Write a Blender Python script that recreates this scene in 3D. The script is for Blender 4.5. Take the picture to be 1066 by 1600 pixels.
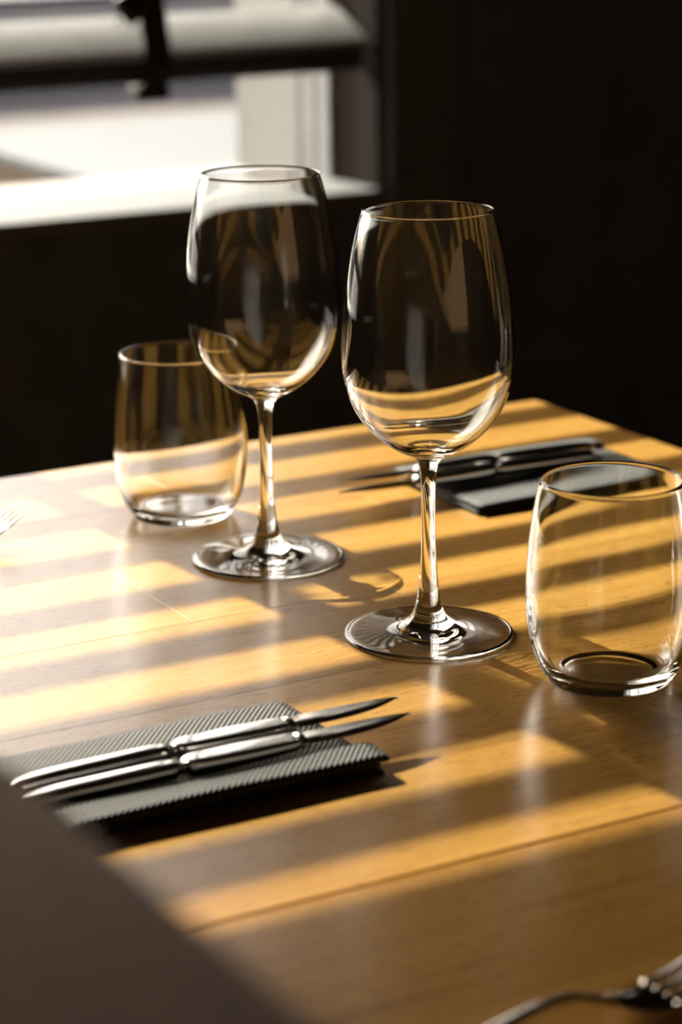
import bpy, math, random
from mathutils import Vector, Matrix

for _o in list(bpy.data.objects):
    bpy.data.objects.remove(_o)
random.seed(7)
SC = bpy.context.scene
COL = SC.collection
S = 1.12            # every length below is in calibrated units; S turns them into metres
TZ = 0.75           # table top height above the floor in metres
FLOOR = -TZ / S     # floor level in calibrated units (table top is 0)


def W(u, v, z=0.0):
    """calibrated room point (along window wall, towards window, above table) -> world metres"""
    return Vector((u * S, v * S, z * S + TZ))


# ------------------------------------------------------------------ camera
PITCH, ROLL, YAW, CAMH = math.radians(15.7), math.radians(0.7), math.radians(29.5), 0.376
cam_data = bpy.data.cameras.new('camera')
cam = bpy.data.objects.new('camera', cam_data)
COL.objects.link(cam)
_f = Vector((0, math.cos(PITCH), -math.sin(PITCH)))
_u0 = Vector((0, math.sin(PITCH), math.cos(PITCH)))
_r0 = Vector((1, 0, 0))
_r = _r0 * math.cos(ROLL) - _u0 * math.sin(ROLL)
_u = _u0 * math.cos(ROLL) + _r0 * math.sin(ROLL)
_m = Matrix((_r, _u, -_f)).transposed()
_m = Matrix.Rotation(-YAW, 3, 'Z') @ _m
cam.matrix_world = Matrix.Translation(W(0, 0, CAMH)) @ _m.to_4x4()
cam_data.sensor_fit = 'VERTICAL'
cam_data.sensor_height = 36.0
cam_data.lens = 85.0
cam_data.clip_start = 0.02
cam_data.dof.use_dof = True
cam_data.dof.focus_distance = 1.15 * S
cam_data.dof.aperture_fstop = 6.0
SC.camera = cam

# ------------------------------------------------------------------ sky, sun, exposure
SUN_ELEV = math.radians(30.5)
SUN_SIDE = 0.08
world = bpy.data.worlds.new('sky')
SC.world = world
world.use_nodes = True
wn = world.node_tree
wn.nodes.clear()
sky = wn.nodes.new('ShaderNodeTexSky')
sky.sky_type = 'NISHITA'
sky.sun_disc = False
sky.sun_elevation = SUN_ELEV
sky.sun_rotation = -math.atan(SUN_SIDE)
sky.dust_density = 5.0
sky.air_density = 0.6
sky.ozone_density = 0.6
bg = wn.nodes.new('ShaderNodeBackground')
bg.inputs['Strength'].default_value = 0.44
wo = wn.nodes.new('ShaderNodeOutputWorld')
wn.links.new(sky.outputs[0], bg.inputs['Color'])
wn.links.new(bg.outputs[0], wo.inputs['Surface'])

sun_data = bpy.data.lights.new('sun', 'SUN')
sun_data.energy = 15.5
sun_data.angle = math.radians(0.31)
sun_data.color = (1.0, 0.95, 0.80)
sun = bpy.data.objects.new('sun', sun_data)
COL.objects.link(sun)
_d = Vector((SUN_SIDE, -1.0, -math.tan(SUN_ELEV))).normalized()
sun.rotation_euler = _d.to_track_quat('-Z', 'Y').to_euler()
sun.location = W(0.3, 5, 4)

SC.view_settings.view_transform = 'Standard'
SC.view_settings.look = 'None'
SC.view_settings.exposure = 0.06
SC.view_settings.gamma = 1.0
SC.view_settings.use_curve_mapping = False
cy = SC.cycles
cy.max_bounces = 24
cy.transmission_bounces = 24
cy.transparent_max_bounces = 24
cy.glossy_bounces = 8
cy.diffuse_bounces = 4
cy.caustics_reflective = True
cy.caustics_refractive = True
cy.blur_glossy = 0.3
cy.sample_clamp_indirect = 12.0
cy.use_denoising = True

# ------------------------------------------------------------------ materials
MATS = {}


def new_mat(name):
    m = bpy.data.materials.new(name)
    m.use_nodes = True
    m.node_tree.nodes.clear()
    out = m.node_tree.nodes.new('ShaderNodeOutputMaterial')
    MATS[name] = m
    return m, m.node_tree, out


def nd(nt, t, **kw):
    n = nt.nodes.new(t)
    for k, val in kw.items():
        if k in ('operation', 'data_type', 'noise_dimensions', 'wave_type', 'bands_direction', 'wave_profile', 'blend_type', 'distribution'):
            setattr(n, k, val)
        else:
            n.inputs[k].default_value = val
    return n


def ramp(nt, stops):
    r = nt.nodes.new('ShaderNodeValToRGB')
    e = r.color_ramp.elements
    e[0].position, e[0].color = stops[0][0], (*stops[0][1], 1)
    e[1].position, e[1].color = stops[-1][0], (*stops[-1][1], 1)
    for p, c in stops[1:-1]:
        x = e.new(p)
        x.color = (*c, 1)
    return r


def plain(name, col, rough=0.5, metal=0.0, noise=0.06, nscale=30.0, spec=0.5, bump=0.0, sheen=0.0):
    """principled surface with a slight procedural mottling"""
    m, nt, out = new_mat(name)
    p = nd(nt, 'ShaderNodeBsdfPrincipled', Roughness=rough, Metallic=metal)
    p.inputs['Specular IOR Level'].default_value = spec
    p.inputs['Sheen Weight'].default_value = sheen
    tc = nt.nodes.new('ShaderNodeTexCoord')
    nz = nd(nt, 'ShaderNodeTexNoise', Scale=nscale, Detail=4.0)
    nt.links.new(tc.outputs['Object'], nz.inputs['Vector'])
    a = tuple(max(0, c * (1 - noise * 2)) for c in col)
    b = tuple(min(1, c * (1 + noise * 2)) for c in col)
    r = ramp(nt, [(0.3, a), (0.7, b)])
    nt.links.new(nz.outputs['Fac'], r.inputs[0])
    nt.links.new(r.outputs[0], p.inputs['Base Color'])
    if bump:
        bm = nd(nt, 'ShaderNodeBump', Strength=bump, Distance=0.002)
        nt.links.new(nz.outputs['Fac'], bm.inputs['Height'])
        nt.links.new(bm.outputs[0], p.inputs['Normal'])
    nt.links.new(p.outputs[0], out.inputs['Surface'])
    return m


def wood(name, dark, mid, light, rough=0.25, axis=0, bump=0.08, pore=0.5, spec=0.5):
    """long grain along local x, per-object random shift"""
    m, nt, out = new_mat(name)
    L = nt.links.new
    tc = nt.nodes.new('ShaderNodeTexCoord')
    oi = nt.nodes.new('ShaderNodeObjectInfo')
    mul = nd(nt, 'ShaderNodeMath', operation='MULTIPLY')
    mul.inputs[1].default_value = 37.0
    L(oi.outputs['Random'], mul.inputs[0])
    comb = nt.nodes.new('ShaderNodeCombineXYZ')
    for i in range(3):
        L(mul.outputs[0], comb.inputs[i])
    add = nd(nt, 'ShaderNodeVectorMath', operation='ADD')
    L(tc.outputs['Object'], add.inputs[0])
    L(comb.outputs[0], add.inputs[1])

    def scaled(sx, sy, sz):
        mp = nt.nodes.new('ShaderNodeMapping')
        sc = [sx, sy, sz]
        if axis == 2:
            sc = [sy, sz, sx]
        mp.inputs['Scale'].default_value = sc
        L(add.outputs[0], mp.inputs['Vector'])
        return mp.outputs[0]
    big = nd(nt, 'ShaderNodeTexNoise', Scale=1.0, Detail=3.0, Distortion=0.6)
    L(scaled(2.2, 26.0, 26.0), big.inputs['Vector'])
    fine = nd(nt, 'ShaderNodeTexNoise', Scale=1.0, Detail=5.0, Roughness=0.6, Distortion=0.3)
    L(scaled(9.0, 210.0, 210.0), fine.inputs['Vector'])
    pores = nd(nt, 'ShaderNodeTexNoise', Scale=1.0, Detail=2.0, Roughness=0.5)
    L(scaled(100.0, 1000.0, 1000.0), pores.inputs['Vector'])
    mixf = nd(nt, 'ShaderNodeMix', data_type='FLOAT')
    mixf.inputs[0].default_value = 0.45
    L(big.outputs['Fac'], mixf.inputs[2])
    L(fine.outputs['Fac'], mixf.inputs[3])
    cr = ramp(nt, [(0.30, dark), (0.5, mid), (0.72, light)])
    L(mixf.outputs[0], cr.inputs[0])
    pr = ramp(nt, [(0.60, (0, 0, 0)), (0.68, (1, 1, 1))])
    L(pores.outputs['Fac'], pr.inputs[0])
    pf = nd(nt, 'ShaderNodeMath', operation='MULTIPLY')
    pf.inputs[1].default_value = pore
    L(pr.outputs[0], pf.inputs[0])
    mc = nd(nt, 'ShaderNodeMix', data_type='RGBA')
    L(pf.outputs[0], mc.inputs[0])
    L(cr.outputs[0], mc.inputs[6])
    mc.inputs[7].default_value = (dark[0] * 0.6, dark[1] * 0.55, dark[2] * 0.5, 1)
    # slight tone shift from board to board
    hs = nd(nt, 'ShaderNodeHueSaturation')
    vr = nd(nt, 'ShaderNodeMapRange')
    vr.inputs['To Min'].default_value = 0.93
    vr.inputs['To Max'].default_value = 1.07
    L(oi.outputs['Random'], vr.inputs[0])
    L(vr.outputs[0], hs.inputs['Value'])
    L(mc.outputs[2], hs.inputs['Color'])
    p = nd(nt, 'ShaderNodeBsdfPrincipled', Roughness=rough)
    p.inputs['Specular IOR Level'].default_value = spec
    rr = nd(nt, 'ShaderNodeMapRange')
    rr.inputs['To Min'].default_value = rough * 0.8
    rr.inputs['To Max'].default_value = rough * 1.25
    L(fine.outputs['Fac'], rr.inputs[0])
    L(rr.outputs[0], p.inputs['Roughness'])
    L(hs.outputs[0], p.inputs['Base Color'])
    sub = nd(nt, 'ShaderNodeMath', operation='SUBTRACT')
    L(fine.outputs['Fac'], sub.inputs[0])
    L(pf.outputs[0], sub.inputs[1])
    bm = nd(nt, 'ShaderNodeBump', Strength=bump, Distance=0.0006)
    L(sub.outputs[0], bm.inputs['Height'])
    L(bm.outputs[0], p.inputs['Normal'])
    L(p.outputs[0], out.inputs['Surface'])
    return m


wood('oak', (0.37, 0.175, 0.036), (0.52, 0.275, 0.064), (0.61, 0.345, 0.092), rough=0.23, pore=0.8)
wood('floor_wood', (0.30, 0.155, 0.075), (0.44, 0.25, 0.13), (0.52, 0.31, 0.17), rough=0.4)
wood('panel_wood', (0.11, 0.05, 0.02), (0.18, 0.088, 0.034), (0.24, 0.122, 0.05), rough=0.45, axis=2)
plain('wall_black', (0.085, 0.100, 0.125), rough=0.75, noise=0.1, nscale=12)
plain('trim_black', (0.10, 0.115, 0.135), rough=0.45)
plain('ceiling_dark', (0.05, 0.045, 0.04), rough=0.9)
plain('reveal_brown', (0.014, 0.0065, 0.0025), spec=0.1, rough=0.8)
plain('plaster_beige', (0.235, 0.222, 0.207), rough=0.9, bump=0.4, nscale=90)
plain('sill_white', (0.150, 0.150, 0.156), spec=0.15, rough=0.6, noise=0.02)
plain('frame_grey', (0.42, 0.43, 0.45), rough=0.4, noise=0.02)
plain('gasket', (0.02, 0.025, 0.035), rough=0.6)
plain('slat_dark', (0.035, 0.032, 0.030), spec=0.8, rough=0.3, noise=0.05)
plain('slat_sky_sheen', (0.55, 0.545, 0.54), spec=0.8, rough=0.3, noise=0.03)  # resting slat only: reflected sky put into a lighter base colour
plain('tape_dark', (0.018, 0.015, 0.013), rough=0.85, nscale=400, noise=0.15)
plain('cord_dark', (0.02, 0.018, 0.016), rough=0.7)
plain('bracket_black', (0.012, 0.011, 0.010), rough=0.5)
plain('stud_metal', (0.7, 0.7, 0.68), rough=0.2, metal=1.0)
plain('steel', (0.80, 0.79, 0.77), rough=0.14, metal=1.0, noise=0.01)
plain('steel_polished', (0.62, 0.60, 0.57), rough=0.05, metal=1.0, noise=0.01)
plain('steel_blade', (0.70, 0.69, 0.67), rough=0.13, metal=1.0, noise=0.015, nscale=60)
plain('chair_fabric', (0.185, 0.112, 0.078), rough=0.9, nscale=260, noise=0.12, bump=0.25, spec=0.3)
plain('chair_leg', (0.03, 0.022, 0.017), rough=0.5)
plain('iron_black', (0.02, 0.02, 0.02), rough=0.55)
plain('terrace_brown', (0.20, 0.150, 0.105), rough=0.9, nscale=3, noise=0.25)
plain('street_grey', (0.16, 0.128, 0.105), rough=0.9, nscale=0.8, noise=0.15)
plain('ledge_white', (0.140, 0.143, 0.152), spec=0.1, rough=0.8, noise=0.015)
plain('fence_brown', (0.34, 0.27, 0.22), rough=0.9, nscale=2)
plain('stone_grey', (0.42, 0.39, 0.35), rough=0.9, nscale=20, noise=0.12)

# clear drinking glass
m, nt, out = new_mat('crystal')
gl = nd(nt, 'ShaderNodeBsdfGlass', Roughness=0.0, IOR=1.5)
gl.inputs['Color'].default_value = (0.985, 0.99, 0.988, 1)
nt.links.new(gl.outputs[0], out.inputs['Surface'])

# thin window pane: passes light, mirrors a little by Fresnel
m, nt, out = new_mat('pane_glass')
tr = nt.nodes.new('ShaderNodeBsdfTransparent')
tr.inputs['Color'].default_value = (0.95, 0.96, 0.955, 1)
gs = nd(nt, 'ShaderNodeBsdfGlossy', Roughness=0.0)
fr = nd(nt, 'ShaderNodeFresnel', IOR=1.45)
mx = nt.nodes.new('ShaderNodeMixShader')
nt.links.new(fr.outputs[0], mx.inputs[0])
nt.links.new(tr.outputs[0], mx.inputs[1])
nt.links.new(gs.outputs[0], mx.inputs[2])
nt.links.new(mx.outputs[0], out.inputs['Surface'])

# invented grey layer over the upper panes, added to dim the front sun bands
m, nt, out = new_mat('dimmer_grey')
tr = nt.nodes.new('ShaderNodeBsdfTransparent')
tr.inputs['Color'].default_value = (0.80, 0.79, 0.78, 1)
nt.links.new(tr.outputs[0], out.inputs['Surface'])

# charcoal napkin with fine diagonal ribs
m, nt, out = new_mat('napkin_cloth')
tc = nt.nodes.new('ShaderNodeTexCoord')
mp = nt.nodes.new('ShaderNodeMapping')
mp.inputs['Rotation'].default_value = (0, 0, math.radians(41))
nt.links.new(tc.outputs['Object'], mp.inputs['Vector'])
wv = nd(nt, 'ShaderNodeTexWave', wave_type='BANDS', bands_direction='X', Scale=134.0, Distortion=0.25)
wv.inputs['Detail Scale'].default_value = 3.0
nt.links.new(mp.outputs[0], wv.inputs['Vector'])
cr = ramp(nt, [(0.1, (0.007, 0.0065, 0.007)), (0.9, (0.034, 0.032, 0.033))])
nt.links.new(wv.outputs['Fac'], cr.inputs[0])
p = nd(nt, 'ShaderNodeBsdfPrincipled', Roughness=0.6)
p.inputs['Sheen Weight'].default_value = 0.12
nt.links.new(cr.outputs[0], p.inputs['Base Color'])
sr = nd(nt, 'ShaderNodeMapRange')
sr.inputs['To Min'].default_value = 0.08
sr.inputs['To Max'].default_value = 0.5
nt.links.new(wv.outputs['Fac'], sr.inputs[0])
nt.links.new(sr.outputs[0], p.inputs['Specular IOR Level'])
bm = nd(nt, 'ShaderNodeBump', Strength=0.6, Distance=0.0010)
nt.links.new(wv.outputs['Fac'], bm.inputs['Height'])
nt.links.new(bm.outputs[0], p.inputs['Normal'])
nt.links.new(p.outputs[0], out.inputs['Surface'])


# ------------------------------------------------------------------ mesh helpers
def mesh_data(name, verts, faces, mat, smooth=False):
    me = bpy.data.meshes.new(name)
    me.from_pydata([(x * S, y * S, z * S) for x, y, z in verts], [], faces)
    me.update()
    me.materials.append(MATS[mat])
    if smooth:
        me.polygons.foreach_set('use_smooth', [True] * len(me.polygons))
    return me


def link(name, me, parent=None, loc=None, rot=None):
    o = bpy.data.objects.new(name, me)
    COL.objects.link(o)
    if parent is not None:
        o.parent = parent
        if loc is not None:
            o.location = Vector(loc) * S
    elif loc is not None:
        o.location = W(*loc)
    if rot is not None:
        o.rotation_euler = rot
    return o


def thing(name, label, cat, loc, rotz=0.0, group=None):
    o = bpy.data.objects.new(name, None)
    COL.objects.link(o)
    o.empty_display_size = 0.05
    o.location = W(*loc)
    o.rotation_euler = (0, 0, rotz)
    return tag(o, label, cat, group)


def tag(o, label, cat, group=None):
    o['label'] = label
    o['category'] = cat
    if group:
        o['group'] = group
    return o


def struct(o):
    o['kind'] = 'structure'
    return o


def box_geo(x0, x1, y0, y1, z0, z1, c=0.0):
    """box with chamfered edges of size c (24 verts) or plain (8 verts)"""
    if c <= 0:
        v = [(x, y, z) for z in (z0, z1) for y in (y0, y1) for x in (x0, x1)]
        f = [(0, 2, 3, 1), (4, 5, 7, 6), (0, 1, 5, 4), (2, 6, 7, 3), (0, 4, 6, 2), (1, 3, 7, 5)]
        return v, f
    import bmesh
    b = bmesh.new()
    v, f = box_geo(x0, x1, y0, y1, z0, z1)
    bv = [b.verts.new(q) for q in v]
    for q in f:
        b.faces.new([bv[i] for i in q])
    bmesh.ops.bevel(b, geom=list(b.edges), offset=c, segments=2, affect='EDGES', profile=0.5)
    b.verts.index_update()
    vv = [tuple(q.co) for q in b.verts]
    ff = [tuple(q.index for q in face.verts) for face in b.faces]
    b.free()
    return vv, ff


def join(geos):
    V, F = [], []
    for v, f in geos:
        n = len(V)
        V += list(v)
        F += [tuple(i + n for i in q) for q in f]
    return V, F


def lathe(profile, seg=128):
    """open surface of revolution through (r, z) points"""
    V, F = [], []
    idx = []
    for r, z in profile:
        if r < 1e-6:
            idx.append([len(V)])
            V.append((0, 0, z))
        else:
            idx.append(list(range(len(V), len(V) + seg)))
            for k in range(seg):
                a = 2 * math.pi * k / seg
                V.append((r * math.cos(a), r * math.sin(a), z))
    for i in range(len(idx) - 1):
        A, B = idx[i], idx[i + 1]
        for k in range(seg):
            k2 = (k + 1) % seg
            if len(A) == 1 and len(B) > 1:
                F.append((A[0], B[k2], B[k]))
            elif len(B) == 1 and len(A) > 1:
                F.append((A[k], A[k2], B[0]))
            elif len(A) > 1:
                F.append((A[k], A[k2], B[k2], B[k]))
    return V, F


def spline(pts, n=8):
    """Catmull-Rom through 2-D points"""
    out = []
    P = [pts[0]] + list(pts) + [pts[-1]]
    for i in range(1, len(P) - 2):
        p0, p1, p2, p3 = P[i - 1], P[i], P[i + 1], P[i + 2]
        for j in range(n):
            t = j / n
            out.append(tuple(0.5 * (2 * p1[k] + (p2[k] - p0[k]) * t + (2 * p0[k] - 5 * p1[k] + 4 * p2[k] - p3[k]) * t * t
                                    + (3 * p1[k] - p0[k] - 3 * p2[k] + p3[k]) * t ** 3) for k in range(len(p1))))
    out.append(tuple(pts[-1]))
    return out


def loft(stations, seg=20, power=2.0):
    """closed tube along x: stations (x, yc, zc, half width, half height)"""
    V, F = [], []
    for x, yc, zc, hw, hh in stations:
        for k in range(seg):
            a = 2 * math.pi * k / seg
            c, s = math.cos(a), math.sin(a)
            V.append((x, yc + hw * math.copysign(abs(c) ** (2 / power), c), zc + hh * math.copysign(abs(s) ** (2 / power), s)))
    n = len(stations)
    for i in range(n - 1):
        for k in range(seg):
            k2 = (k + 1) % seg
            F.append((i * seg + k, i * seg + k2, (i + 1) * seg + k2, (i + 1) * seg + k))
    F.append(tuple(range(seg))[::-1])
    F.append(tuple((n - 1) * seg + k for k in range(seg)))
    return V, F


def tube(path, r, seg=10):
    V, F = [], []
    n = len(path)
    for i, p in enumerate(path):
        p = Vector(p)
        a = Vector(path[max(i - 1, 0)])
        b = Vector(path[min(i + 1, n - 1)])
        t = (b - a).normalized()
        s = t.cross(Vector((0, 0, 1)))
        if s.length < 1e-4:
            s = Vector((1, 0, 0))
        s.normalize()
        w = s.cross(t)
        rr = r[i] if isinstance(r, (list, tuple)) else r
        for k in range(seg):
            q = 2 * math.pi * k / seg
            V.append(tuple(p + s * rr * math.cos(q) + w * rr * math.sin(q)))
    for i in range(n - 1):
        for k in range(seg):
            k2 = (k + 1) % seg
            F.append((i * seg + k, i * seg + k2, (i + 1) * seg + k2, (i + 1) * seg + k))
    F.append(tuple(range(seg))[::-1])
    F.append(tuple((n - 1) * seg + k for k in range(seg)))
    return V, F


def copy_tree(o, parent=None):
    c = o.copy()
    COL.objects.link(c)
    c.parent = parent
    for ch in [x for x in bpy.data.objects if x.parent == o]:
        copy_tree(ch, c)
    return c


# ------------------------------------------------------------------ the room (structure)
UL, UR = -3.0, 3.4          # side walls
VB, VIN, VOUT = -2.6, 2.122, 2.44
CEIL = 1.75
SILL, HEAD = 0.026, 1.020
WINS = [(-0.36, 1.252), (-2.55, -0.95)]


def wall_with_windows(name, v0, v1, mat):
    geos = []
    us = sorted([UL] + [x for w in WINS for x in w] + [UR])
    for a, b in zip(us[:-1], us[1:]):
        if any(abs(a - w[0]) < 1e-6 for w in WINS):
            geos.append(box_geo(a, b, v0, v1, FLOOR, SILL - 0.012))
            geos.append(box_geo(a, b, v0, v1, HEAD, CEIL))
        else:
            geos.append(box_geo(a, b, v0, v1, FLOOR, CEIL))
    return struct(link(name, mesh_data(name, *join(geos), mat), loc=(0, 0, 0)))


struct(link('floor', mesh_data('floor', *box_geo(UL, UR, VB, VOUT, FLOOR - 0.05, FLOOR), 'floor_wood'), loc=(0, 0, 0)))
struct(link('ceiling', mesh_data('ceiling', *box_geo(UL, UR, VB, VOUT, CEIL, CEIL + 0.1), 'ceiling_dark'), loc=(0, 0, 0)))
wall_with_windows('wall_back', VIN, 2.25, 'wall_black')
wall_with_windows('wall_outside', 2.25, VOUT, 'plaster_beige')
struct(link('wall_right', mesh_data('wall_right', *box_geo(UR, UR + 0.1, VB, VOUT, FLOOR, CEIL), 'wall_black'), loc=(0, 0, 0)))
struct(link('wall_left', mesh_data('wall_left', *box_geo(UL - 0.1, UL, VB, VOUT, FLOOR, CEIL), 'panel_wood'), loc=(0, 0, 0)))
struct(link('wall_front', mesh_data('wall_front', *box_geo(UL, UR, VB - 0.1, VB, FLOOR, CEIL), 'wall_black'), loc=(0, 0, 0)))
wf = bpy.data.objects['wall_front']
lath = mesh_data('lath', *box_geo(-0.04, 0.04, VB, VB + 0.03, FLOOR + 0.001, CEIL - 0.001, 0.004), 'panel_wood')
for k in range(40):
    link('lath', lath, wf, loc=(UL + 0.08 + k * 0.16, 0, 0))
struct(link('baseboard_back', mesh_data('baseboard_back', *box_geo(UL, UR, VIN - 0.012, VIN, FLOOR, FLOOR + 0.09), 'trim_black'), loc=(0, 0, 0)))

for i, (a, b) in enumerate(WINS):
    # sill board, brown reveal lining, dark casing
    sill = struct(link('trim_%d' % (1 + 3 * i), mesh_data('sill', *box_geo(a - 0.006, b + 0.004, VIN - 0.004, 2.30, SILL - 0.012, SILL, 0.0015), 'sill_white'), loc=(0, 0, 0)))
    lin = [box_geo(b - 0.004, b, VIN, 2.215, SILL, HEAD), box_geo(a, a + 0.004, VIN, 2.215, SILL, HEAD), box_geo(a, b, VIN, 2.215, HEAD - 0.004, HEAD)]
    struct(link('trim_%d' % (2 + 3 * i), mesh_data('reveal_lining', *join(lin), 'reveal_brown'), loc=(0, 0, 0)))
    cas = [box_geo(b + 0.006, b + 0.085, VIN - 0.012, VIN - 0.0005, SILL - 0.06, HEAD + 0.08, 0.002), box_geo(a - 0.085, a - 0.006, VIN - 0.012, VIN - 0.0005, SILL - 0.06, HEAD + 0.08, 0.002),
           box_geo(a - 0.006, b + 0.006, VIN - 0.012, VIN - 0.0005, HEAD, HEAD + 0.08, 0.002)]
    struct(link('trim_%d' % (3 + 3 * i), mesh_data('casing', *join(cas), 'trim_black'), loc=(0, 0, 0)))
    # window: frame, gasket, pane
    fr_v0, fr_v1 = 2.215, 2.285
    win = struct(bpy.data.objects.new('window_%d' % (i + 1), None))
    COL.objects.link(win)
    win.location = W(0, 0, 0)
    t = 0.006
    a2, b2 = a + 0.001, b - 0.001
    z0, z1 = SILL, HEAD

    def ring(v0, v1, tt):
        return [box_geo(a2, a2 + tt, v0, v1, z0, z1, 0.0008), box_geo(b2 - tt, b2, v0, v1, z0, z1, 0.0008),
                box_geo(a2 + tt, b2 - tt, v0, v1, z1 - tt, z1, 0.0008)]
    link('window_frame', mesh_data('window_frame', *join(ring(2.2155, 2.2395, t + 0.001)), 'frame_grey'), win)
    link('outer_frame', mesh_data('outer_frame', *join(ring(2.2510, 2.2730, t)), 'plaster_beige'), win)
    link('gasket', mesh_data('gasket', *join(ring(2.2400, 2.2505, t - 0.0005)), 'gasket'), win)
    link('gasket', mesh_data('gasket', *join(ring(2.2735, 2.2850, t - 0.0005)), 'gasket'), win)
    link('pane', mesh_data('pane', *box_geo(a2 + t - 0.003, b2 - t + 0.003, 2.2435, 2.2475, z0, z1 - t + 0.003), 'pane_glass'), win)
    link('added_dimmer', mesh_data('added_dimmer', *box_geo(a2 + t, b2 - t, 2.2425, 2.2430, 0.785, z1 - t), 'dimmer_grey'), win)  # unseen layer, added to weaken the sun on the near table

# ------------------------------------------------------------------ outside
o = struct(link('ground', mesh_data('ground', *box_geo(-60, 60, 2.45, 90, FLOOR - 0.25, FLOOR - 0.2), 'street_grey'), loc=(0, 0, 0)))
o = link('terrace_paving', mesh_data('terrace_paving', *box_geo(-6, 9, 2.44, 5.2, FLOOR - 0.2, FLOOR - 0.02, 0.01), 'terrace_brown'), loc=(0, 0, 0))
struct(o)
ledge = thing('terrace_counter', 'white flat-topped terrace counter in sunlight right outside the window', 'counter', (1.112, 2.47, FLOOR - 0.02))
H0 = -(FLOOR - 0.02)
link('counter_top', mesh_data('counter_top', *box_geo(0.052, 1.5, 0, 0.615, H0 - 0.014, H0 - 0.004, 0.003), 'ledge_white'), ledge)
link('counter_rim', mesh_data('counter_rim', *box_geo(0.0, 0.0515, 0, 0.615, H0 - 0.014, H0 + 0.002, 0.003), 'ledge_white'), ledge)
link('counter_body', mesh_data('counter_body', *box_geo(0.02, 1.48, 0.02, 0.595, 0, H0 - 0.0145), 'terrace_brown'), ledge)
pot = thing('stone_pot', 'rounded pale stone pot on the terrace, at the left beside the white counter', 'pot', (0.99, 2.64, FLOOR - 0.02))
link('pot_body', mesh_data('pot_body', *lathe(spline([(0, 0), (0.05, 0.0), (0.065, 0.02), (0.085, 0.30), (0.10, 0.52), (0.095, 0.62), (0.075, 0.665), (0.06, 0.66), (0.0, 0.64)], 4), 48), 'stone_grey', True), pot)
fence = thing('street_fence', 'long brown board fence across the street, behind the terrace', 'fence', (0, 12.0, FLOOR - 0.2))
fb = mesh_data('board', *box_geo(0, 0.36, 0, 0.04, 0.05, 0.95, 0.006), 'fence_brown')
for k in range(46):
    link('board', fb, fence, loc=(-2.0 + k * 0.364, random.uniform(-0.01, 0.01), random.uniform(-0.02, 0.02)))
fpm = mesh_data('post', *box_geo(-0.05, 0.05, 0.04, 0.12, 0, 1.0, 0.006), 'fence_brown')
for k in range(10):
    link('post', fpm, fence, loc=(-1.9 + k * 1.9, 0, 0))

# ------------------------------------------------------------------ venetian blind
VBL = 2.165
PITCHZ = 0.0458
blind = thing('venetian_blind', 'dark slatted blind with cloth ladder tapes hanging in the window', 'blind', (0.446, VBL, 0.0))
bu0, bu1 = -0.795, 0.798      # local extent along the window
SL_W, SL_T, PSI = 0.046, 0.0022, math.radians(10)


def slat_geo(width, thick, psi, crown):
    n = 6
    top, bot = [], []
    for i in range(n + 1):
        s = -width / 2 + width * i / n
        h = crown * (1 - (2 * s / width) ** 2)
        top.append((s, h + thick / 2))
        bot.append((s, h - thick / 2))
    ring = top + bot[::-1]
    V, F = [], []
    for x in (bu0, bu1):
        for s, h in ring:
            V.append((x, s * math.cos(psi) - h * math.sin(psi), s * math.sin(psi) + h * math.cos(psi)))
    m_ = len(ring)
    for k in range(m_):
        k2 = (k + 1) % m_
        F.append((k, k2, m_ + k2, m_ + k))
    for k in range(n):
        F.append((k, m_ - 1 - k, m_ - 2 - k, k + 1))
        F.append((m_ + k, m_ + k + 1, 2 * m_ - 2 - k, 2 * m_ - 1 - k))
    return V, F


sms = [mesh_data('slat', *slat_geo(SL_W, SL_T, math.radians(a), 0.0008), 'slat_dark') for a in (10, 8, 6, 4.5)]
zs = [0.507 + n * PITCHZ for n in range(-6, 11)]
for z in zs:
    link('slat', sms[(z > 0.62) + (z > 0.70) + (z > 0.78)], blind, loc=(0, 0, z))
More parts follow.
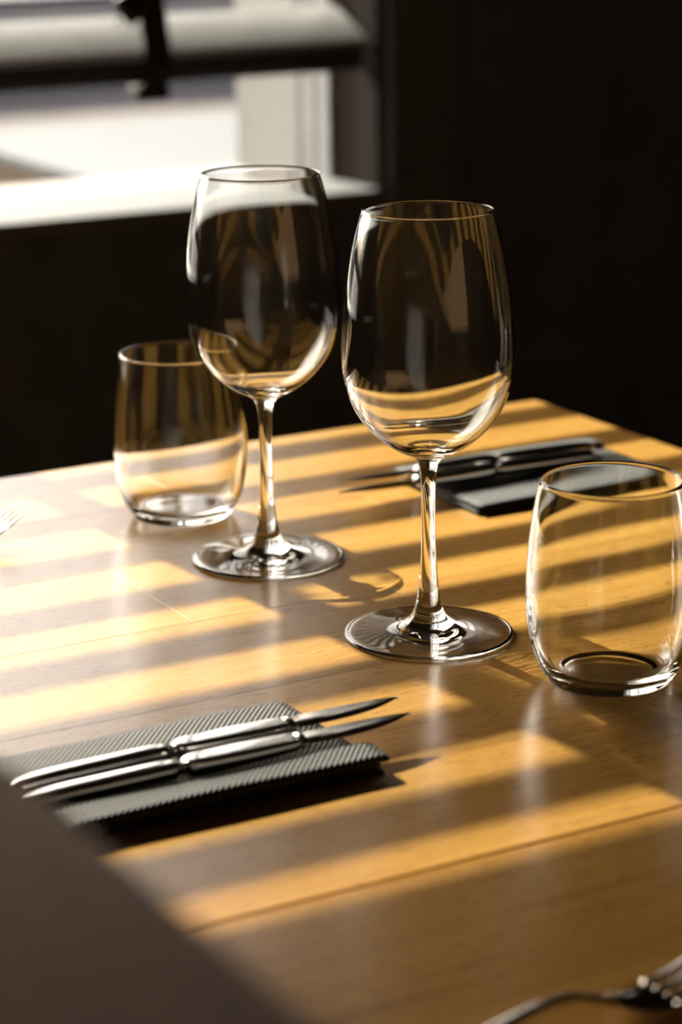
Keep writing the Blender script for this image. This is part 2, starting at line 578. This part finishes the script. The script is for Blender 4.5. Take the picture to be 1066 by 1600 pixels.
# bottom: a broad tilted rail with the last slat lying on it
_rv, _rf = box_geo(bu0, bu1, -0.034, 0.034, -0.013, 0.013, 0.0045)
_c, _s = math.cos(math.radians(24)), math.sin(math.radians(24))
rail_me = mesh_data('bottom_rail', [(x, y * _c - z * _s, y * _s + z * _c) for x, y, z in _rv], _rf, 'slat_dark')
link('bottom_rail', rail_me, blind, loc=(0, 0.006, 0.168))
link('slat', mesh_data('resting_slat', *slat_geo(0.071, 0.0045, math.radians(24), 0.0015), 'slat_sky_sheen'), blind, loc=(0, 0.0025, 0.189))
link('head_rail', mesh_data('head_rail', *box_geo(bu0, bu1, -0.026, 0.026, HEAD - 0.042, HEAD - 0.006, 0.002), 'slat_dark'), blind)
for tu in (1.009, 0.462, -0.107):
    x = tu - 0.446
    tw = 0.0135
    link('ladder_tape', mesh_data('ladder_tape', *box_geo(x - tw, x + tw, -0.0262, -0.0250, 0.212, HEAD - 0.042), 'tape_dark'), blind)
    link('ladder_tape', mesh_data('ladder_tape', *box_geo(x - tw, x + tw, 0.0255, 0.0267, 0.215, HEAD - 0.042), 'tape_dark'), blind)
    # the tape wraps the rail and ends in a clip under it
    pts = [(-0.0265, 0.215), (-0.029, 0.20), (-0.0345, 0.180), (-0.0345, 0.165), (-0.026, 0.140), (-0.016, 0.138)]
    V, F = [], []
    for y, z in pts:
        V += [(x - tw, y, z), (x + tw, y, z), (x - tw, y - 0.002, z - 0.0005), (x + tw, y - 0.002, z - 0.0005)]
    for k in range(len(pts) - 1):
        a, b = 4 * k, 4 * k + 4
        F += [(a, a + 1, b + 1, b), (a + 2, b + 2, b + 3, a + 3), (a, b, b + 2, a + 2), (a + 1, a + 3, b + 3, b + 1)]
    F += [(0, 2, 3, 1), (len(V) - 4, len(V) - 3, len(V) - 1, len(V) - 2)]
    link('tape_end', mesh_data('tape_end', V, F, 'tape_dark'), blind)
    link('rail_clip', mesh_data('rail_clip', *box_geo(x - tw - 0.004, x + tw + 0.003, -0.028, 0.0, 0.128, 0.143, 0.003), 'bracket_black'), blind)
    # cord cleat on the left of the tape
    cl = link('cord_cleat', mesh_data('cord_cleat', *loft([(0, 0, 0, .004, .004), (.006, 0, -.002, .008, .010), (.016, 0, -.006, .008, .016), (.024, 0, -.004, .008, .013), (.030, 0, 0, .006, .006)], 16), 'bracket_black', True), blind, loc=(x - tw - 0.028, -0.032, 0.222))
    link('stud', mesh_data('stud', *loft([(-.003, 0, 0, .001, .001), (-.0015, 0, 0, .0028, .0028), (.0015, 0, 0, .0028, .0028), (.003, 0, 0, .001, .001)], 12), 'stud_metal', True), cl, loc=(0.0, -0.005, -0.016))
    link('lift_cord', mesh_data('lift_cord', *tube([(x, 0, 0.17), (x, 0, 0.6), (x, 0, HEAD - 0.03)], 0.0010, 8), 'cord_dark'), blind)

# ------------------------------------------------------------------ tables
T_U0, T_U1 = 0.287, 0.912
ROWS, RW = 6, 0.104
joints = [0.33, 0.47, 0.322, 0.21, 0.40, 0.30]
table_w = T_U1 - T_U0


def make_table(name, label, v_back):
    t = thing(name, label, 'table', (T_U0, v_back - ROWS * RW, FLOOR), group='square oak dining tables')
    top = -FLOOR
    th = 0.026
    for r in range(ROWS):
        y0, y1 = r * RW, (r + 1) * RW
        j = joints[r]
        for a, b in ((0, j), (j, table_w)):
            V, F = box_geo(0, b - a, 0, RW, -th, 0, 0.0002)
            link('plank', mesh_data('plank', V, F, 'oak'), t, loc=(a, y0, top))
    cx, cyv = table_w / 2, ROWS * RW / 2
    link('mounting_plate', mesh_data('mounting_plate', *box_geo(cx - 0.2, cx + 0.2, cyv - 0.2, cyv + 0.2, top - th - 0.008, top - th, 0.002), 'iron_black'), t)
    link('column', mesh_data('column', *lathe([(0.0, 0.02), (0.035, 0.02), (0.035, top - th - 0.008), (0.0, top - th - 0.008)], 32), 'iron_black'), t, loc=(cx, cyv, 0))
    link('base_plate', mesh_data('base_plate', *lathe([(0, 0), (0.14, 0), (0.145, 0.004), (0.14, 0.012), (0.05, 0.02), (0, 0.02)], 48), 'iron_black', True), t, loc=(cx, cyv, 0))
    return t


make_table('dining_table', 'sunlit square oak table carrying the wine glasses, striped by the blind', 1.340)
make_table('dining_table', 'oak table in the near foreground, pushed against the one with the glasses', 0.7138)

# ------------------------------------------------------------------ glassware
# wine glass: foot, stem and bowl share one unbroken outline
foot_pts = [(0.0, 0.0010), (0.020, 0.0008), (0.036, 0.0003), (0.0395, 0.0), (0.0407, 0.0006), (0.0410, 0.0013), (0.0405, 0.0020), (0.0385, 0.0023),
            (0.030, 0.0030), (0.020, 0.0041), (0.0135, 0.0056), (0.0098, 0.0082)]
stem_pts = [(0.0098, 0.0082), (0.0078, 0.0110), (0.0062, 0.0160), (0.0050, 0.0230), (0.0041, 0.0330), (0.0036, 0.0450), (0.0034, 0.0580), (0.0034, 0.0700),
            (0.0037, 0.0780), (0.0045, 0.0840), (0.0062, 0.0880)]
bowl_out = [(0.0062, 0.0880), (0.0100, 0.0903), (0.0160, 0.0932), (0.0230, 0.0982), (0.0300, 0.1052), (0.0357, 0.1140), (0.0392, 0.1240), (0.0408, 0.1350),
            (0.0407, 0.1480), (0.0394, 0.1640), (0.0368, 0.1820), (0.0338, 0.1960), (0.0308, 0.2065)]
bowl_in = [(0.03075, 0.2073), (0.0301, 0.2070), (0.0298, 0.2063), (0.0329, 0.1958), (0.0359, 0.1818), (0.0385, 0.1640), (0.0397, 0.1482), (0.0397, 0.1354), (0.0380, 0.1248),
           (0.0344, 0.1152), (0.0287, 0.1067), (0.0217, 0.0999), (0.0145, 0.0957), (0.0070, 0.0937), (0.0, 0.0932)]
stem_full = spline(stem_pts, 5)
foot_prof = spline(foot_pts, 4)
bowl_prof = spline(bowl_out, 6) + spline(bowl_in, 6)
me_foot = mesh_data('foot', *lathe(foot_prof, 144), 'crystal', True)
me_stem = mesh_data('stem', *lathe(stem_full, 96), 'crystal', True)
me_bowl = mesh_data('bowl', *lathe(bowl_prof, 144), 'crystal', True)
GLASSY = []
for (u, v), lab in (((0.5860, 0.9506), 'tall stemmed wine glass nearer the camera, right of the other wine glass'),
                    ((0.5799, 1.1054), 'tall stemmed wine glass farther back, its rim in front of the window')):
    g = thing('wine_glass', lab, 'wine glass', (u, v, 0.0002), random.random(), 'wine glasses')
    for n, me in (('foot', me_foot), ('stem', me_stem), ('bowl', me_bowl)):
        GLASSY.append(link(n, me, g))

# stemless tumbler: wall and heavy bottom
tw_out = [(0.0268, 0.0006), (0.0290, 0.0022), (0.0320, 0.0070), (0.0350, 0.0145), (0.0373, 0.0250), (0.0384, 0.0370), (0.0383, 0.0500), (0.0372, 0.0660), (0.0352, 0.0810), (0.0328, 0.0942)]
tw_in = [(0.0325, 0.0951), (0.0318, 0.0949), (0.0315, 0.0941), (0.0338, 0.0810), (0.0358, 0.0660), (0.0368, 0.0500), (0.0367, 0.0380), (0.0354, 0.0265), (0.0330, 0.0165), (0.0298, 0.0098), (0.0262, 0.0068)]
tb_bot = [(0.0, 0.0013), (0.018, 0.0010), (0.0225, 0.0002), (0.0248, 0.0), (0.0268, 0.0006)]
tb_top = [(0.0262, 0.0068), (0.0215, 0.0055), (0.0120, 0.0051), (0.0, 0.0050)]
me_wall = mesh_data('wall', *lathe(spline(tw_out, 6) + spline(tw_in, 6), 144), 'crystal', True)
V1, F1 = lathe(spline(tb_bot, 5), 144)
V2, F2 = lathe(spline(tb_top, 5), 144)
me_bot = mesh_data('bottom', *join([(V1, F1), (V2, F2)]), 'crystal', True)
for (u, v), lab in (((0.6225, 0.8525), 'stemless water tumbler at the right edge, in front of the near wine glass'),
                    ((0.5780, 1.2069), 'stemless water tumbler at left, behind the far wine glass')):
    g = thing('tumbler', lab, 'glass', (u, v, 0.0002), random.random(), 'stemless tumblers')
    for n, me in (('glass_wall', me_wall), ('glass_bottom', me_bot)):
        GLASSY.append(link(n, me, g))

# ------------------------------------------------------------------ napkins
NL, NW = 0.141, 0.092


def sheet(x0, x1, y0, y1, z, th, lift=0.0, seed=0):
    """one folded layer: a soft slab whose long fold edge at y0 is rounded"""
    rnd = random.Random(seed)
    nx, ny = 30, 16
    ph = [rnd.uniform(0, 6.28) for _ in range(4)]

    def zz(x, y):
        fx = (x - x0) / (x1 - x0)
        fy = (y - y0) / (y1 - y0)
        return z + lift * math.sin(math.pi * min(1, fy * 1.0)) * 0.6 + 0.0004 * math.sin(fx * 7 + ph[0]) * math.sin(fy * 5 + ph[1])
    V, F = [], []
    for s in (0, 1):
        for i in range(nx + 1):
            for j in range(ny + 1):
                x = x0 + (x1 - x0) * i / nx
                y = y0 + (y1 - y0) * j / ny
                e = min(1.0, min(j, ny - j) / 1.5)
                e2 = min(1.0, min(i, nx - i) / 0.8)
                t = th * (0.35 + 0.65 * math.sqrt(max(0, e)) * (0.6 + 0.4 * e2))
                V.append((x, y, zz(x, y) + (t if s else 0)))
    n = (nx + 1) * (ny + 1)

    def id_(s, i, j):
        return s * n + i * (ny + 1) + j
    for i in range(nx):
        for j in range(ny):
            F.append((id_(1, i, j), id_(1, i + 1, j), id_(1, i + 1, j + 1), id_(1, i, j + 1)))
            F.append((id_(0, i, j), id_(0, i, j + 1), id_(0, i + 1, j + 1), id_(0, i + 1, j)))
    for i in range(nx):
        F.append((id_(0, i, 0), id_(0, i + 1, 0), id_(1, i + 1, 0), id_(1, i, 0)))
        F.append((id_(0, i, ny), id_(1, i, ny), id_(1, i + 1, ny), id_(0, i + 1, ny)))
    for j in range(ny):
        F.append((id_(0, 0, j), id_(1, 0, j), id_(1, 0, j + 1), id_(0, 0, j + 1)))
        F.append((id_(0, nx, j), id_(0, nx, j + 1), id_(1, nx, j + 1), id_(1, nx, j)))
    return V, F


# local: x along the knives (tips towards +x), y across; the near long side carries the thick folded pocket
nap_meshes = [('bottom_layer', sheet(0, NL, 0, NW, 0.0004, 0.0030, 0, 1)),
              ('middle_layer', sheet(0.0, NL - 0.001, 0.0005, NW - 0.001, 0.0036, 0.0022, 0, 2)),
              ('pocket_flap', sheet(0.0, NL + 0.002, -0.0015, 0.0170, 0.0060, 0.0030, 0.0008, 3))]
nap_me = [(n, mesh_data(n, *g, 'napkin_cloth', True)) for n, g in nap_meshes]


def make_napkin(label, u, v, rot):
    t = thing('napkin', label, 'napkin', (u, v, 0.0), rot, 'folded charcoal napkins')
    for n, me in nap_me:
        link(n, me, t)
    return t


make_napkin('charcoal ribbed napkin lying in the foreground at left, two bright knives on it', 0.334, 0.806, math.radians(0.0))
make_napkin('charcoal ribbed napkin at the far right corner of the table, behind the stem', 0.862, 1.206, math.radians(180.0))

# ------------------------------------------------------------------ knives
handle_st = [(0.0, 0, .0000, .0012, .0010), (0.0015, 0, .0001, .0030, .0022), (0.006, 0, .0003, .0043, .0031), (0.020, 0, .0006, .0047, .0036), (0.040, 0, .0008, .0047, .0038),
             (0.058, 0, .0010, .0045, .0038), (0.066, 0, .0010, .0040, .0036), (0.0700, 0, .0010, .0028, .0028), (0.0715, 0, .0010, .0022, .0024)]
bolster_st = [(0.0715, 0, .0010, .0022, .0024), (0.0735, 0, .0010, .0042, .0034), (0.078, 0, .0010, .0056, .0038), (0.088, 0, .0012, .0062, .0036), (0.100, 0, .0014, .0064, .0033),
              (0.112, 0, .0016, .0062, .0029), (0.120, 0, .0018, .0058, .0026), (0.1235, 0, .0019, .0050, .0024)]
collar_st = [(0.1235, 0, .0019, .0050, .0024), (0.1245, 0, .0019, .0058, .0030), (0.1265, 0, .0019, .0058, .0030), (0.1275, 0, .0019, .0050, .0022)]


def dense(st, n=5):
    return spline(st, n)


def blade_geo():
    V, F = [], []
    N = 26
    for i in range(N + 1):
        t = i / N
        x = 0.1275 + 0.0525 * t
        # back edge nearly straight, cutting edge bellies then sweeps up to the tip
        yb = 0.0050 - 0.0006 * t - 0.0034 * t ** 4
        ye = -0.0058 - 0.0014 * math.sin(math.pi * min(1, t * 1.1)) + (0.0072) * t ** 4
        zc = 0.0020 + 0.0010 * t
        tb = 0.0011 * (1 - 0.5 * t)
        V += [(x, yb, zc + tb), (x, (yb + ye) / 2, zc + tb * 0.7), (x, ye, zc + 0.0001), (x, ye, zc - 0.0001), (x, (yb + ye) / 2, zc - tb * 0.7), (x, yb, zc - tb)]
    for i in range(N):
        for k in range(6):
            k2 = (k + 1) % 6
            F.append((i * 6 + k, i * 6 + k2, i * 6 + 6 + k2, i * 6 + 6 + k))
    F.append((5, 4, 3, 2, 1, 0))
    F.append(tuple(N * 6 + k for k in range(6)))
    return V, F


kn_me = [('handle', mesh_data('handle', *loft(dense(handle_st), 32, 3.0), 'steel', True)),
         ('bolster', mesh_data('bolster', *loft(dense(bolster_st), 40, 5.0), 'steel', True)),
         ('collar', mesh_data('collar', *loft(dense(collar_st, 3), 24), 'steel', True)),
         ('blade', mesh_data('blade', *blade_geo(), 'steel_blade', True))]


def make_knife(label, u, v, z, rot, tilt=0.0):
    t = thing('table_knife', label, 'knife', (u, v, z), rot, 'table knives')
    t.rotation_euler = (0, tilt, rot)
    for n, me in kn_me:
        link(n, me, t)
    return t


make_knife('upper of the two bright knives on the foreground napkin, tip farther right', 0.3280, 0.8500, 0.0097, math.radians(-0.6), math.radians(-0.4))
make_knife('lower of the two bright knives on the foreground napkin, nearest the camera', 0.3240, 0.8325, 0.0097, math.radians(-0.4), math.radians(0.0))
make_knife('dark knife on the far napkin, the one nearer the table edge at back', 0.848, 1.1815, 0.0097, math.radians(180.0), 0.0)
make_knife('dark knife on the far napkin, the one nearer the wine glasses', 0.836, 1.1630, 0.0097, math.radians(180.0), 0.0)

# ------------------------------------------------------------------ forks (tines point to +x and curve upwards)


def fork_parts():
    hz = [(0.0, .0022), (0.02, .0024), (0.05, .0035), (0.075, .0065), (0.095, .0105), (0.108, .0112), (0.118, .0085), (0.126, .0055)]
    hw = [.0015, .0055, .0048, .0032, .0022, .0021, .0026, .0050]
    hh = [.0008, .0016, .0016, .0018, .0019, .0018, .0016, .0013]
    handle = spline([(x, 0, z, w, h) for (x, z), w, h in zip(hz, hw, hh)], 5)
    root = spline([(0.126, 0, .0055, .0050, .0013), (0.132, 0, .0036, .0085, .0011), (0.140, 0, .0024, .0102, .0010), (0.146, 0, .0026, .0104, .0009)], 5)
    tines = []
    for k in range(4):
        y = (-1.5 + k) * 0.0061
        tines.append(spline([(0.1455, y, .0026, .0021, .0009), (0.155, y, .0040, .0018, .0009), (0.166, y, .0078, .0016, .0008), (0.176, y * 0.97, .0130, .0013, .0008), (0.182, y * 0.95, .0170, .0008, .0006)], 4))
    return handle, root, tines


fh, fro, fti = fork_parts()
fk_me = [('handle', mesh_data('handle', *loft(fh, 20, 2.4), 'steel_polished', True)), ('fork_root', mesh_data('fork_root', *loft(fro, 20, 2.4), 'steel_polished', True))]
fk_me += [('tine', mesh_data('tine', *loft(q, 12, 2.4), 'steel_polished', True)) for q in fti]
for (u, v), lab in (((0.474 - 0.182, 1.2055), 'steel fork at the left edge of the picture, only its tine tips showing'),
                    ((0.484 - 0.182, 0.583), 'steel fork at the bottom right of the picture, out of focus')):
    t = thing('fork', lab, 'fork', (u + 0.002, v, 0.0008), 0.0, 'forks')
    for n, me in fk_me:
        link(n, me, t)

# ------------------------------------------------------------------ chair in the foreground
ch = thing('upholstered_chair', 'grey-brown upholstered chair back blurred in the lower left foreground', 'chair', (0.0, 0.27, FLOOR))


def cushion(x0, x1, y0, y1, z0, z1, r, top_crown=0.0, n=10):
    import bmesh
    b = bmesh.new()
    v, f = box_geo(x0, x1, y0, y1, z0, z1)
    bv = [b.verts.new(q) for q in v]
    for q in f:
        b.faces.new([bv[i] for i in q])
    bmesh.ops.bevel(b, geom=list(b.edges), offset=r, segments=6, affect='EDGES', profile=0.5)
    b.verts.index_update()
    vv = [tuple(q.co) for q in b.verts]
    ff = [tuple(q.index for q in face.verts) for face in b.faces]
    b.free()
    if top_crown:
        out_ = []
        for x, y, z in vv:
            t = (y - (y0 + y1) / 2) / ((y1 - y0) / 2)
            k = max(0.0, (z - (z0 + z1) / 2) / ((z1 - z0) / 2))
            out_.append((x, y, z - top_crown * k * t * t))
        vv = out_
    return vv, ff


top = -FLOOR
link('backrest', mesh_data('backrest', *cushion(0.088, 0.181, -0.205, 0.205, top - 0.33, top + 0.207, 0.030, 0.014), 'chair_fabric', True), ch)
link('seat', mesh_data('seat', *cushion(0.13, 0.43, -0.205, 0.205, top - 0.31, top - 0.235, 0.03), 'chair_fabric', True), ch)
for (x, y) in ((0.15, -0.17), (0.15, 0.17), (0.39, -0.17), (0.39, 0.17)):
    link('leg', mesh_data('leg', *lathe([(0, 0), (0.010, 0), (0.016, top - 0.30), (0, top - 0.30)], 20), 'chair_leg', True), ch, loc=(x, y, 0))

# light refracted through the glass reaches the table
sun_data.cycles.is_caustics_light = True
for o in GLASSY:
    o.cycles.is_caustics_caster = True
for o in bpy.data.objects:
    if o.name.split('.')[0] in ('plank', 'bottom_layer', 'middle_layer', 'pocket_flap'):
        o.cycles.is_caustics_receiver = True
